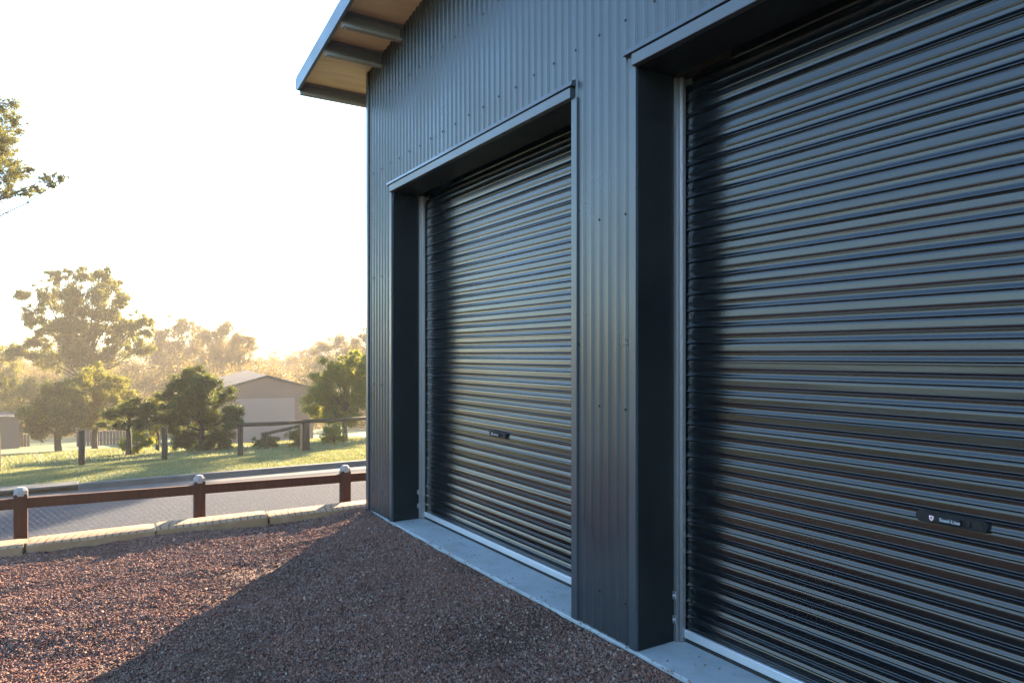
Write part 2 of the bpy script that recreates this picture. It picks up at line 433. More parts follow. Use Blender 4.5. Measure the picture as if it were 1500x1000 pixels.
# roller doors
PZ = .0872
PROF = [(0,0),(.10,.0003),(.20,.0007),(.315,.0011),(.325,.0017),(.340,.0024),(.348,.0025),(.38,.0018),(.42,.0009),(.455,.0003),(.465,.0009),(.480,.0016),(.488,.0016),(.54,.0012),(.60,.0010),(.64,.0011),(.67,.0015),(.70,.0023),(.73,.0034),(.76,.0046),(.79,.0057),(.815,.0065),(.84,.0070),(.857,.0071),(.868,.0065),(.883,.0040),(.895,.0006),(.91,-.0014),(.935,-.0018),(.97,-.0008)]
def roller_door(L, Rr, seed):
    rr = random.Random(seed)
    zb = .078; top = 2.975; rad = .21
    rows = []                                # (x, z)
    nsl = int((top + rad * 1.5 - zb) / PZ) + 1
    for k in range(nsl - 1, -1, -1):
        tilt = rr.uniform(-.010, .010); jj = rr.uniform(-.0006, .0006)
        for fr, off in PROF:
            s_ = zb + (k + 1 - fr) * PZ; of = off + jj + tilt * (fr - .5) * PZ * .5
            if s_ <= top: rows.append((DX - of, s_))
            else:
                an = (s_ - top) / rad
                rows.append((DX + rad - (rad + of) * math.cos(an), top + (rad + of) * math.sin(an)))
    rows = np.array(rows); ny = 34; ys = np.linspace(Rr + .004, L - .004, ny)
    V = np.zeros((len(rows), ny, 3)); V[:, :, 0] = rows[:, 0][:, None]; V[:, :, 2] = rows[:, 1][:, None]; V[:, :, 1] = ys[None, :]
    V[:, :, 0] += .0035 * (vnoise(ys[None, :] * 1.3 + seed * 9, rows[:, 1][:, None] * 2.5, seed) - .5)
    nr = len(rows); i = np.arange(ny - 1)[None, :] + np.arange(nr - 1)[:, None] * ny
    f = np.stack([i, i + ny, i + ny + 1, i + 1], -1).reshape(-1, 4)
    me = np_mesh('roller_door', V.reshape(-1, 3), f, True)
    try: me.set_sharp_from_angle(angle=R(28))
    except Exception: pass
    d = link('roller_door', me, M['door']); d.parent = shed; kid(d)
    b = MB(); b.box(DX - .018, DX + .012, Rr + .035, L - .035, .068, .112, bev=.003); part(b, 'bottom_rail', M['alum'], parent=d)
    b = MB(); b.box(DX - .012, DX + .010, Rr + .035, L - .035, .046, .067); part(b, 'bottom_seal', M['rubber'], parent=d)
    # lift handle and lock plate
    yc = (L + Rr) / 2 - .003; zc = zb + (int((1.03 - zb) / PZ) + .28) * PZ; hw, hh = .128, .0225
    def stadium(w, h, n=8):
        return [(yc + sx * (w - h) + h * math.cos(a), zc + h * math.sin(a)) for sx, a0 in ((1, -math.pi/2), (-1, math.pi/2)) for a in [a0 + math.pi * q / n for q in range(n + 1)]]
    hb = MB(); x1 = DX - .0105
    hb.prism(stadium(hw, hh), 'x', x1 - .010, x1 + .012)
    hb.prism([(p[0], p[1]) for p in stadium(hw - .012, hh - .006)], 'x', x1 - .013, x1 - .0102)
    hb.box(x1 - .026, x1 - .0132, yc - .043, yc + .052, zc - .013, zc + .013, bev=.003)
    for s_ in (-1, 1): hb.box(x1 - .020, x1 - .0132, yc + s_ * .066 - .008, yc + s_ * .066 + .008, zc - .010, zc + .010, bev=.002)
    part(hb, 'handle', M['plastic'], parent=d)
    cu = bpy.data.curves.new('lettering', 'FONT'); cu.body = 'Steel-Line'; cu.size = .0185; cu.extrude = .0003; cu.align_x = 'CENTER'; cu.align_y = 'CENTER'; cu.offset = .0003
    to = bpy.data.objects.new('lettering', cu); COL.objects.link(to)
    me = bpy.data.meshes.new_from_object(to.evaluated_get(bpy.context.evaluated_depsgraph_get())); bpy.data.objects.remove(to)
    me.transform(Matrix.Translation((x1 - .0268, yc - .006, zc)) @ Matrix(((0, 0, -1, 0), (-1, 0, 0, 0), (0, 1, 0, 0), (0, 0, 0, 1))))
    t = link('lettering', me, M['white']); t.parent = d
    # crest: small shield
    cr = MB(); cy = yc + .062
    cr.prism([(cy - .008, zc + .009), (cy + .008, zc + .009), (cy + .0085, zc - .001), (cy + .004, zc - .008), (cy, zc - .011), (cy - .004, zc - .008), (cy - .0085, zc - .001)], 'x', x1 - .0225, x1 - .0203)
    part(cr, 'crest', M['crest'], parent=d)
    cr = MB(); cr.prism([(cy - .004, zc + .004), (cy + .004, zc + .004), (cy, zc - .005)], 'x', x1 - .0235, x1 - .0226)
    part(cr, 'crest', M['plastic'], parent=d)
    # guides
    for s_, y0 in ((1, L), (-1, Rr)):
        def yy(a): return y0 - s_ * a
        g = MB()
        def bx(x0, x1, a, b, z0=.05, z1=TOP - .004): g.box(x0, x1, min(yy(a), yy(b)), max(yy(a), yy(b)), z0, z1)
        bx(DX - .062, DX - .056, .0, .017); bx(DX - .056, DX - .034, .011, .017)      # angle on the jamb
        bx(DX - .034, DX - .028, .014, .037); bx(DX - .028, DX - .012, .031, .037)    # front flange and lip
        bx(DX + .016, DX + .02, .0, .058); bx(DX - .028, DX + .016, .0005, .004)
        bx(DX - .0345 - .006, DX - .0345, .024, .030)
        go = part(g, 'guide_rail', M['galv'])
        for z in (.17, .30):
            bb = MB(); bb.box(DX - .078, DX - .0625, min(yy(.001), yy(.028)), max(yy(.001), yy(.028)), z - .022, z + .022, bev=.003)
            bb.dome((DX - .0775, yy(.014), z), .0085, (-1, 0, 0), 6)
            bo = bb.build('guide_bolt', M['galv']); bo.parent = go
    return d
roller_door(D1L, D1R, 3); roller_door(D2L, D2R, 5)

# ================================================================ GROUND
RZ = -.86
def terr(x, y):
    x = np.asarray(x, float); y = np.asarray(y, float)
    z = np.where(y < 7.3, -.10 + .13 * sm((-9.2 - x) / .6), 0.0)
    z = np.where((y >= 7.3), -.10 + (RZ + .02 - -.10) * sm((y - 7.3) / 1.5), z)
    z = np.where((y >= 9) & (y < 15.1), RZ - .03, z)
    lawn = RZ + .07 - (y - 15.1) * .066 + .05 * np.sin((y - 15.1) / 4.9 * math.pi) * (y < 20) + .05 * (vnoise(x * .35, y * .35, 4) - .5)
    s = .092 + .010 * sm((x - 1) / 7)
    far = RZ + .07 - 4.9 * .066 - s * (np.minimum(y, 48) - 20) - .085 * np.clip(y - 48, 0, 60) + .12 * (vnoise(x * .16, y * .16, 8) - .5)
    z = np.where(y >= 15.1, lawn, z); z = np.where(y >= 20, far, z)
    d = np.hypot(x, y)
    return z + .0
def hillz(x, y):
    ang = np.degrees(np.arctan2(x, y)); d = np.hypot(x, y)
    h = 9 * np.exp(-((ang - 17) / 7.0) ** 2) + 9 * np.exp(-((ang + 7) / 6.5) ** 2) + 13 + 5 * (vnoise(ang * .3, ang * 0, 3) - .5)
    return terr(x, y) + h * sm((d - 210) / 200) * (.9 + .3 * (vnoise(x * .015, y * .015, 2)))
def nonuni(lo, hi, fine, n0, n1):
    a = np.arange(fine[0], fine[1], fine[2])
    b = fine[1] + (hi - fine[1]) * (np.linspace(0, 1, n1) ** 2.2); c = fine[0] - (fine[0] - lo) * (np.linspace(0, 1, n0) ** 2.2)
    return np.unique(np.concatenate([c, a, b]))
gx = nonuni(-480, 480, (-12, 14, .5), 40, 40); gy = nonuni(-300, 480, (6.5, 48, .4), 30, 50)
gy = np.unique(np.concatenate([gy, [7.29, 7.31, 8.99, 9.01, 15.09, 15.11, 19.99, 20.01]]))
g = link('ground', grid_mesh('ground', gx, gy, hillz), M['ground']); g['kind'] = 'structure'
r = link('road', grid_mesh('road', np.linspace(-60, 60, 61), np.linspace(8.6, 15.0, 9), lambda x, y: RZ + .015 * np.sin((y - 8.6) / 6.4 * math.pi)), M['asphalt']); r['kind'] = 'structure'
k = MB()
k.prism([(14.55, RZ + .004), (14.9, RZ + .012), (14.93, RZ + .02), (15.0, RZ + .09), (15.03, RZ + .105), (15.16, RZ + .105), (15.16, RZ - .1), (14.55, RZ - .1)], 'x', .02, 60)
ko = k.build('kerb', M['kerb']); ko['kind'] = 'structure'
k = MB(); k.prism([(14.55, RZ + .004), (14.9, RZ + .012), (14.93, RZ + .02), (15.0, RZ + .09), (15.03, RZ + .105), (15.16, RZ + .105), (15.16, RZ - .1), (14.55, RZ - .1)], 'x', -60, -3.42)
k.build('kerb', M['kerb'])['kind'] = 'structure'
# stormwater inlet in the kerb
M['void'] = paint('dark_void', (.006, .006, .006), .9, .1)
inl = empty('storm_drain', (-1.7, 15.0, RZ)); tag(inl, 'pale concrete stormwater inlet with a black slot set in the kerb', 'storm drain')
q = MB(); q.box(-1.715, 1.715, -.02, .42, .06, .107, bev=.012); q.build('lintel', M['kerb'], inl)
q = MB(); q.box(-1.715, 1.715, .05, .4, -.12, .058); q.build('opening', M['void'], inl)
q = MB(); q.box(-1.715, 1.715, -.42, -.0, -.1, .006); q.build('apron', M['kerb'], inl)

# gravel yard
def gz(x, y):
    h = .034 * (vnoise(x * 1.3, y * 2.2, 1) - .5) + .034 * (vnoise(x * 2.7 + 5, y * 5.0, 2) - .5) + .012 * (vnoise(x * 8, y * 11, 3) - .5) + .010 * (vnoise(x * 27, y * 27, 6) - .5)
    e = sm((x - 2.0) / .5) * (.030 + .022 * sm((y - 5.9) / .9))
    return h * (1 - .65 * sm((x - 2.25) / .2)) + e - .006
xs = np.unique(np.concatenate([np.linspace(-9.5, -7, 12), np.arange(-7, WX + .03, .035)]))
ys = np.unique(np.concatenate([np.linspace(-40, -1, 30), np.arange(-1, 7.12, .035)]))
gp = link('gravel', grid_mesh('gravel', xs, ys, gz), M['gravelbed']); gp['kind'] = 'structure'
def stones():
    N = 840000
    x = RNG.uniform(-5.6, WX - .03, N); y = RNG.uniform(.2, 7.0, N)
    a = ST * x + CT * y; rr = CT * x - ST * y
    px = CX + F * rr / np.maximum(a, .1); py = HY + F * EYE / np.maximum(a, .1)
    ok = (a > 2.6) & (px > -150) & (px < 1150) & (py < 1150)
    thin = RNG.uniform(0, 1, N) < np.clip(1.15 - .08 * (a - 3), .6, 1) * (.25 + 1.1 * sm((vnoise(x * 1.6, y * 2.4, 41) - .25) / .3))
    ok &= thin
    x, y = x[ok], y[ok]; n = len(x)
    ns = 260; xs_ = WX - .03 + RNG.random(ns) ** 2.2 * .26; ys_ = RNG.uniform(.8, CORN, ns)
    inside = ((ys_ > D1R + .02) & (ys_ < D1L - .02)) | (ys_ < D2L - .02) | (xs_ < WX - .008)
    x = np.concatenate([x, xs_[inside]]); y = np.concatenate([y, ys_[inside]]); k0 = n; n = len(x)
    s = .0029 + .0042 * RNG.random(n) ** 2.0 + .006 * (RNG.random(n) > .975) * RNG.random(n)
    z = gz(x, y) + s * RNG.uniform(-.15, .75, n); s[k0:] *= .7; z[k0:] = SILL + s[k0:] * .5
    cube = np.array([(i, j, k) for k in (-1, 1) for i, j in ((-1, -1), (1, -1), (1, 1), (-1, 1))], float)
    v = cube[None] * (1 + RNG.uniform(-.45, .35, (n, 8, 3))) * (np.array([1.0, .8, .6])[None, None] * (1 + RNG.uniform(-.25, .25, (n, 1, 3))))
    q = RNG.normal(size=(n, 4)); q /= np.linalg.norm(q, axis=1, keepdims=True); w_, a_, b_, c_ = q.T
    Rm = np.stack([1-2*(b_*b_+c_*c_), 2*(a_*b_-c_*w_), 2*(a_*c_+b_*w_), 2*(a_*b_+c_*w_), 1-2*(a_*a_+c_*c_), 2*(b_*c_-a_*w_), 2*(a_*c_-b_*w_), 2*(b_*c_+a_*w_), 1-2*(a_*a_+b_*b_)], 1).reshape(n, 3, 3)
    v = np.einsum('nij,nkj->nki', Rm, v) * s[:, None, None] + np.stack([x, y, z], 1)[:, None, :]
    qf = np.array([(3, 2, 1, 0), (4, 5, 6, 7), (0, 1, 5, 4), (1, 2, 6, 5), (2, 3, 7, 6), (3, 0, 4, 7)])
    f = (qf[None] + (np.arange(n) * 8)[:, None, None]).reshape(-1, 4)
    o = link('gravel_stones', np_mesh('gravel_stones', v.reshape(-1, 3), f), M['stones']); o['kind'] = 'stuff'
    o['label'] = 'loose red-brown crushed rock covering the yard'; return n
NST = stones()

# grass blades on the near lawn
def blades(name, N, x0, x1, y0, y1, h0, h1, zf, wmul=1.0):
    x = RNG.uniform(x0, x1, N); y = RNG.uniform(y0, y1, N); z = zf(x, y)
    dens = vnoise(x * 1.5, y * 1.5, 31); keep = RNG.random(N) < .45 + dens; x, y, z = x[keep], y[keep], z[keep]; n = len(x)
    h = RNG.uniform(h0, h1, n) * (.6 + .8 * vnoise(x * .8, y * .8, 32)); an = RNG.uniform(0, 2 * np.pi, n); w = RNG.uniform(.006, .012, n) * wmul
    lean = RNG.normal(0, .5, (n, 2)) * h[:, None]
    A = np.stack([x - np.cos(an) * w, y - np.sin(an) * w, z - .01], 1); B = np.stack([x + np.cos(an) * w, y + np.sin(an) * w, z - .01], 1)
    C = np.stack([x + lean[:, 0], y + lean[:, 1], z + h], 1)
    v = np.stack([A, B, C], 1).reshape(-1, 3); f = np.arange(3 * n).reshape(-1, 3)
    o = link(name, np_mesh(name, v, f), M['grass']); o['kind'] = 'stuff'; return o
blades('lawn_grass', 150000, -6, 9.5, 15.15, 21.0, .025, .055, lambda x, y: terr(x, y))
blades('lawn_grass', 60000, -9, 12, 21.0, 36.0, .04, .10, lambda x, y: terr(x, y), 2.0)

# ================================================================ SLEEPERS, FENCES
def sleeper(x0, x1, y, z, dy, dz, label, yaw=0.0, roll=0.0, hh=.10):
    L = x1 - x0; n = 26; v = []; f = []
    sec = [(-.150, -hh - .05), (.10, -hh - .05), (.105, -.02), (.100, -.005), (.088, 0), (-.128, -.014), (-.141, -.019), (-.148, -.029)]
    rr = random.Random(label)
    for i in range(n + 1):
        t = i / n; e = min(t, 1 - t) * L; tap = 1 - .10 * max(0, 1 - e / .035) ** 2
        for (a, b) in sec:
            nx = .004 * math.sin(t * 9 + a * 30) + rr.uniform(-.0007, .0007)
            v.append((-L/2 + L * t + (a * .05), a * tap + nx, b * tap - (1 - tap) * hh * .4 + rr.uniform(-.0007, .0007) + dz * (t - .5)))
    m = len(sec)
    for i in range(n):
        for k_ in range(m): f.append((i*m + k_, (i+1)*m + k_, (i+1)*m + (k_+1) % m, i*m + (k_+1) % m))
    f.append(tuple(range(m))); f.append(tuple(range(n*m + m - 1, n*m - 1, -1)))
    me = bpy.data.meshes.new('timber_sleeper'); me.from_pydata(v, [], f); me.update()
    me.polygons.foreach_set('use_smooth', [True] * len(f))
    try: me.set_sharp_from_angle(angle=R(35))
    except Exception: pass
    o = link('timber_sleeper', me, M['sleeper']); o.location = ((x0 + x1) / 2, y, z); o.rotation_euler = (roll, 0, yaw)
    return tag(o, label, 'timber sleeper', 'timber sleepers edging the gravel')
YS = 7.02
def sx(px): k_ = (px - CX) / F; a = YS / (CT - ST * k_); return a * (ST + CT * k_)
sleeper(sx(37) - 1.3, sx(37), YS - .03, .082, 0, .0, 'pine sleeper with rounded orange end grain at the left edge of the photo', R(-1))
sleeper(sx(41), sx(226), YS, .078, 0, .0, 'long pine sleeper with curved growth rings behind the leftmost capped post', R(.3))
sleeper(sx(229), sx(389), YS + .01, .080, 0, .0, 'pine sleeper with cross banding below the middle capped post', R(-.2))
sleeper(sx(392), sx(392) + 1.75, YS + .02, .066, 0, .0, 'pinkish weathered sleeper running up to the shed corner', R(0))
q = MB(); x_ = sx(39); q.box(-.013, .013, -.07, .10, -.06, 0, bev=.004); q = q.build('timber_wedge', M['sleeper']); q.location = (x_, YS - .02, .07)
tag(q, 'small yellow timber wedge between the two leftmost sleepers', 'timber wedge')

# capped post and rail fence above the bank
fy = 7.36
def fx(px, yy=fy): k_ = (px - CX) / F; a = yy / (CT - ST * k_); return a * (ST + CT * k_)
fen = empty('rail_fence', (1.0, fy, -.3)); tag(fen, 'low red-brown timber fence with white capped posts and wire mesh behind sleepers', 'fence')
FO = Vector((1.0, fy, -.3))
def fpart(mb, name, mat, parent=None, smooth=False):
    o = mb.build(name, mat, None, smooth); o.parent = parent or fen
    if parent is None: o.matrix_parent_inverse = Matrix.Translation(-FO)
    return o
posts = [fx(30) - 1.45, fx(30.5), fx(292), fx(505.5), fx(505.5) + 1.44, fx(505.5) + 2.88]
for i, x in enumerate(posts):
    zt = .425 - .0165 * (x - 1.0)
    p = MB(); p.box(x - .049, x + .049, fy - .049, fy + .049, -.55, zt - .045, bev=.006); po = fpart(p, 'post', M['redwood'])
    c = MB(); b0 = len(c.v); prof = [(.0515, zt - .060), (.0515, zt - .022), (.050, zt - .016), (.030, zt + .010), (.025, zt + .012)]
    for (rd, z) in prof:
        for k_ in range(8):
            an = math.pi / 8 + k_ * math.pi / 4; c.v.append((x + rd * 1.06 * math.cos(an), fy + rd * 1.06 * math.sin(an), z))
    for L in range(4):
        for k_ in range(8): c.f.append((L*8 + k_, L*8 + (k_+1) % 8, L*8 + 8 + (k_+1) % 8, L*8 + 8 + k_))
    c.f.append(tuple(range(32, 40))); c.f.append(tuple(range(7, -1, -1))); fpart(c, 'post_cap', M['cap'], po)
    if i < len(posts) - 1:
        x2 = posts[i + 1]; za, zb_ = .345 - .0165 * (x - 1), .345 - .0165 * (x2 - 1)
        rl = MB(); rl.prism([(x + .047, za - .088), (x2 - .047, zb_ - .088), (x2 - .047, zb_), (x + .047, za)], 'y', fy - .028, fy + .022); fpart(rl, 'rail', M['redwood'])
        w = MB(); z0, z1 = -.30, za - .075; cell = .052; span = x2 - x - .1; xa = x + .05
        def clip(s_):                                  # diagonal wires both ways
            out = []
            nn = int((span + (z1 - z0)) / cell) + 1
            for q_ in range(nn):
                c0 = q_ * cell
                if s_ > 0: u0, u1 = max(0, c0 - (z1 - z0)), min(span, c0)
                else: u0, u1 = max(0, c0 - (z1 - z0)), min(span, c0)
                if u1 - u0 < .01: continue
                zz = (lambda u: z1 - (c0 - u)) if s_ > 0 else (lambda u: z0 + (c0 - u))
                out.append(((xa + u0, fy + .026 + .002 * s_, zz(u0)), (xa + u1, fy + .026 + .002 * s_, zz(u1))))
            return out
        for s_ in (1, -1):
            for a_, b_ in clip(s_): w.tube([a_, b_], (.00045), 3, False)
        fpart(w, 'wire_mesh', M['oldgalv'])

# timber posts on the lawn
LY = 20.0
def lx(px): k_ = (px - CX) / F; a = LY / (CT - ST * k_); return a * (ST + CT * k_)
lf = empty('paddock_fence', (3.7, LY, -1.1)); tag(lf, 'dark round post and rail paddock fence across the far lawn', 'fence')
LO = Vector((3.7, LY, -1.1))
def lpart(mb, name, mat, smooth=False):
    o = mb.build(name, mat, lf, smooth); o.matrix_parent_inverse = Matrix.Translation(-LO); return o
lp = []
for px, pt in ((-5, 632), (119.5, 630), (240.5, 625), (352, 620), (448, 615), (540, 610), (628, 606)):
    x = lx(px); a = ST * x + CT * LY; zt = zat(pt, a); zb_ = float(terr(x, LY)) - .3
    p = MB(); wv = .012 * math.sin(px)
    rad = .072 if px != 448 else .10
    p.tube([(x, LY, zb_), (x + wv, LY, (zb_ + zt) / 2), (x, LY, zt - .015), (x, LY, zt)], [rad * 1.05, rad, rad * .97, rad * .8], 9); lpart(p, 'post', M['oldwood'], True); lp.append((x, zt))
p = MB(); x4, z4 = lp[4]; p.box(x4 - .155, x4 - .10, LY - .04, LY + .04, float(terr(x4, LY)) - .3, z4 - .02, bev=.008); lpart(p, 'pale_board', M['sleeper'])
for (x, z), (x2, z2) in zip(lp[3:-1], lp[4:]):
    p = MB(); p.tube([(x - .1, LY - .05, z - .03), ((x + x2) / 2, LY - .055, (z + z2) / 2 - .05), (x2 + .1, LY - .05, z2 - .03)], [.052, .055, .05], 8); lpart(p, 'rail', M['oldwood'], True)
# the sagging rail on a short post behind
bf = empty('broken_fence', (0, 0, 0)); BO = world(389, 22.2); BO.z = float(terr(BO.x, BO.y)); bf.location = BO
tag(bf, 'short dark post with one sloping rail behind the paddock fence', 'fence')
a = 22.2; zt = zat(634, a)
p = MB(); p.tube([(0, 0, -.2), (0.01, 0, zt - BO.z)], [.07, .065], 8); p.build('post', M['oldwood'], bf)
e2 = world(448, 23.2, zat(621, 23.2)) - BO
p = MB(); p.tube([(-.1, 0, zt - BO.z - .03), e2 * .5 + Vector((0, 0, (zt - BO.z) / 2 - .02)), e2], [.05, .05, .045], 8); p.build('rail', M['oldwood'], bf)

# ================================================================ TREES
def leaves_mesh(name, centers, radii, counts, size, flat=.75, droop=.3, aspect=2.2):
    P = []
    for c, rd, n in zip(centers, radii, counts):
        nsp = max(3, n // 9)                                # sprigs, then leaves round each
        d = RNG.normal(size=(nsp, 3)); d /= np.linalg.norm(d, axis=1, keepdims=True)
        rr = rd * np.minimum(np.abs(RNG.normal(0, .78, nsp)), 2.1)
        sp = d * rr[:, None] * np.array([1, 1, flat]); 
        k_ = np.repeat(np.arange(nsp), 9)
        pt = sp[k_] + RNG.normal(0, 1, (len(k_), 3)) * min(size * 1.1, rd * .4)
        P.append(pt + np.array(c)[None])
    P = np.concatenate(P); n = len(P)
    u = RNG.normal(size=(n, 3)); u[:, 2] -= droop; u /= np.linalg.norm(u, axis=1, keepdims=True)
    w = np.cross(u, RNG.normal(size=(n, 3))); w /= np.linalg.norm(w, axis=1, keepdims=True) + 1e-9
    s = size * RNG.uniform(.55, 1.35, n)[:, None]
    nn = np.cross(u, w) * s * .10
    A = P - u * s * .5; C = P + u * s * .5; B = P + w * s * .5 / aspect + nn; D = P - w * s * .5 / aspect + nn
    v = np.stack([A, B, C, D], 1).reshape(-1, 3); f = np.arange(4 * n).reshape(-1, 4)
    return np_mesh(name, v, f)
def limb(mb, p0, p1, r0, r1, wob, n=6, seg=6):
    p0, p1 = Vector(p0), Vector(p1); d = p1 - p0; pts = []; rad = []
    o1 = Vector(RNG.normal(0, 1, 3)) * wob * d.length
    for i in range(seg + 1):
        t = i / seg; b = math.sin(math.pi * t)
        pts.append(p0 + d * t + o1 * b + Vector((0, 0, wob * .6 * d.length * b)) + Vector(RNG.normal(0, 1, 3)) * wob * .14 * d.length * b); rad.append(r0 + (r1 - r0) * t)
    mb.tube(pts, rad, n, False); return pts
def tree(name, label, a, base_px, clumps, leafmat, barkmat, size, dens=1.0, group=None, trunk=None, cat='tree', fork=.35, depth=1.0, base_z=None, flat=.75, droop=.3, aspect=2.2, skirt=0, twig=True):
    """clumps: (px, py, radius px[, depth offset in m]) seen at depth a"""
    b = world(base_px, a); b.z = float(terr(b.x, b.y)) - .05 if base_z is None else base_z
    root = empty(name, b); tag(root, label, cat, group)
    k_ = a / F; cs = []; rs = []; ns = []; twigs = []
    spanr = (max(c[0] for c in clumps) - min(c[0] for c in clumps)) * k_ / 2
    for c in clumps:
        da = c[3] if len(c) > 3 else RNG.uniform(-.7, .7) * spanr * depth
        p = world(c[0], a + da, 0); kk = (a + da) / F
        p.z = EYE + (HY - c[1]) / F * (a + da); cs.append(p - b); rs.append(c[2] * kk); ns.append(c[2])
    topz = max(c.z for c in cs); 
    tr = trunk or max(.05, topz * .022)
    cen = sum(cs, Vector()) / len(cs)
    fk = Vector((cen.x * .25, cen.y * .25, min(topz * fork, min(c.z for c in cs) + .3 * topz)))
    mb = MB(); limb(mb, (0, 0, -.2), fk, tr, tr * .72, .03, 9, 5)
    lead = Vector((cen.x * .8, cen.y * .8, topz * .78)); lpts = limb(mb, fk, lead, tr * .70, tr * .25, .05, 8, 7)
    for c, rd in zip(cs, rs):
        st = min(lpts, key=lambda q: (q - (fk + (c - fk) * .3)).length) if c.z > fk.z else fk
        r0 = tr * (.30 if c.z > fk.z else .22) * min(1.3, .6 + .5 * rd); pts = limb(mb, st, c, r0, r0 * .3, .07, 6, 6); twigs += [(pts[4], rd * .34), (pts[5], rd * .42)]
        if twig:
            for j in range(4):
                e = c + Vector(RNG.normal(0, 1, 3)) * rd * .55
                limb(mb, pts[3 + j % 3], e, r0 * .38, r0 * .08, .10, 4, 4)
    t_ = mb.build('trunk', M[barkmat], root, True)
    size = size * .55; C2 = []; R2 = []; N2 = []
    for c, rd in zip(cs, rs):                                # break each clump into uneven sub-clumps
        m = 17
        for j in range(m):
            d = Vector(RNG.normal(0, 1, 3)); d.normalize()
            C2.append(c + Vector((d.x, d.y, d.z * flat)) * rd * RNG.uniform(.25, 1.35)); rr = rd * RNG.uniform(.14, .48); R2.append(rr)
            N2.append(int(dens * 1.15 * 9 * max(4, 5.5 * (rr / size) ** 1.7)))
    for c, rr in twigs: C2.append(c); R2.append(rr); N2.append(int(dens * 9 * max(3, 4 * (rr / size) ** 1.7)))
    link('crown', leaves_mesh('crown', C2, R2, N2, size, flat, droop, aspect), M[leafmat], root)
    return root

G1 = 'gum trees in the valley haze'
tree('gum_tree', 'tall spreading gum tree with an open crown, tallest of the valley', 50, 132,
     [(85, 403, 13), (120, 402, 14), (150, 402, 13), (166, 415, 14), (65, 425, 15), (30, 430, 9), (105, 430, 20), (150, 436, 22), (178, 440, 14), (80, 445, 18), (45, 465, 15), (120, 455, 22), (165, 458, 18), (95, 478, 22), (205, 470, 16), (180, 482, 18), (65, 480, 16), (215, 488, 10), (140, 490, 20), (55, 500, 14), (205, 510, 14), (100, 510, 22), (170, 512, 18), (30, 515, 15), (70, 525, 18), (130, 530, 20)],
     'gum', 'darkbark', .30, 1.5, None, .24, fork=.28, depth=.7)
for (px, a, cl, lab) in (
    (262, 82, [(235, 490, 17), (262, 474, 15), (282, 484, 16), (250, 508, 22), (285, 512, 22), (225, 515, 18), (265, 535, 26), (235, 540, 20)], 'hazy gum tree just right of the tall spreading gum'),
    (325, 78, [(305, 492, 17), (330, 482, 14), (350, 492, 15), (368, 502, 10), (318, 512, 22), (348, 515, 18), (300, 528, 20), (330, 538, 22), (360, 530, 14)], 'hazy golden gum tree above the left slope of the tan shed roof'),
    (398, 130, [(385, 530, 9), (398, 526, 9), (412, 532, 10), (400, 540, 12), (425, 532, 9)], 'small rounded far tree beneath the thin mast'),
    (442, 120, [(428, 528, 10), (442, 520, 10), (455, 516, 10), (440, 535, 14), (462, 530, 14)], 'hazy tree between the mast and the yellow-green tree'),
    (490, 92, [(478, 508, 14), (495, 500, 12), (510, 512, 14), (470, 525, 18), (500, 530, 20)], 'pale gum tree rising behind the yellow-green tree'),
    (535, 88, [(522, 500, 12), (538, 494, 12), (528, 518, 18), (552, 512, 18), (545, 535, 18)], 'pale gum tree cut off by the shed corner')):
    tree('gum_tree', lab, a, px, cl, 'gum_far', 'bark', .36, .8, G1, .22, depth=.8)
for (px, a, cl, lab) in (
    (0, 60, [(-25, 540, 18), (5, 520, 14), (-10, 560, 22), (20, 545, 14), (12, 570, 18)], 'hazy tree at the left edge beside the tall gum'),
    (35, 46, [(10, 580, 20), (35, 572, 20), (60, 580, 18), (20, 605, 20), (50, 602, 20), (-10, 596, 18), (5, 560, 12)], 'broad golden bush left of the lawn trees')):
    tree('gum_tree' if px == 0 else 'bushy_tree', lab, a, px, cl, 'olive', 'bark', .26, .9, None, .2, depth=.8)
tree('bushy_tree', 'dark bushy tree standing behind the leftmost thin fence post', 31, 86, [(70, 575, 17), (95, 568, 18), (62, 598, 16), (88, 600, 20), (115, 590, 16), (75, 620, 14), (105, 618, 14), (52, 615, 12), (58, 630, 13), (46, 622, 11), (92, 632, 9), (40, 605, 12)], 'dark', 'darkbark', .17, 1.0, None, .16, fork=.3)
tree('bushy_tree', 'sunlit olive tree with golden top behind the thin posts', 33, 140, [(125, 555, 15), (145, 548, 16), (168, 558, 16), (110, 575, 15), (150, 578, 20), (182, 580, 14), (130, 598, 18), (165, 600, 16), (112, 612, 14), (138, 618, 14), (98, 600, 13), (150, 612, 12)], 'olive', 'darkbark', .17, 1.5, None, .15, fork=.3)
tree('layered_tree', 'small flat-topped dark tree with a bare trunk on the lawn edge', 22.5, 187, [(165, 606, 13), (190, 600, 15), (215, 602, 13), (178, 620, 14), (205, 620, 14), (230, 612, 10), (153, 622, 9), (198, 588, 9)], 'dark', 'darkbark', .11, 1.1, None, .10, fork=.45, flat=.55)
tree('shrub', 'golden shrub below the flat-topped dark tree', 23.5, 203, [(190, 645, 10), (205, 636, 11), (216, 648, 10), (200, 656, 9), (182, 652, 8)], 'lime', 'darkbark', .09, 1.1, None, .05, 'shrub', fork=.2)
tree('bushy_tree', 'orange-tinted small tree beside the second thin fence post', 25, 231, [(228, 590, 12), (245, 598, 12), (220, 610, 12), (238, 620, 12), (222, 628, 9), (250, 612, 10)], 'olive', 'darkbark', .11, 1.0, None, .08, fork=.35)
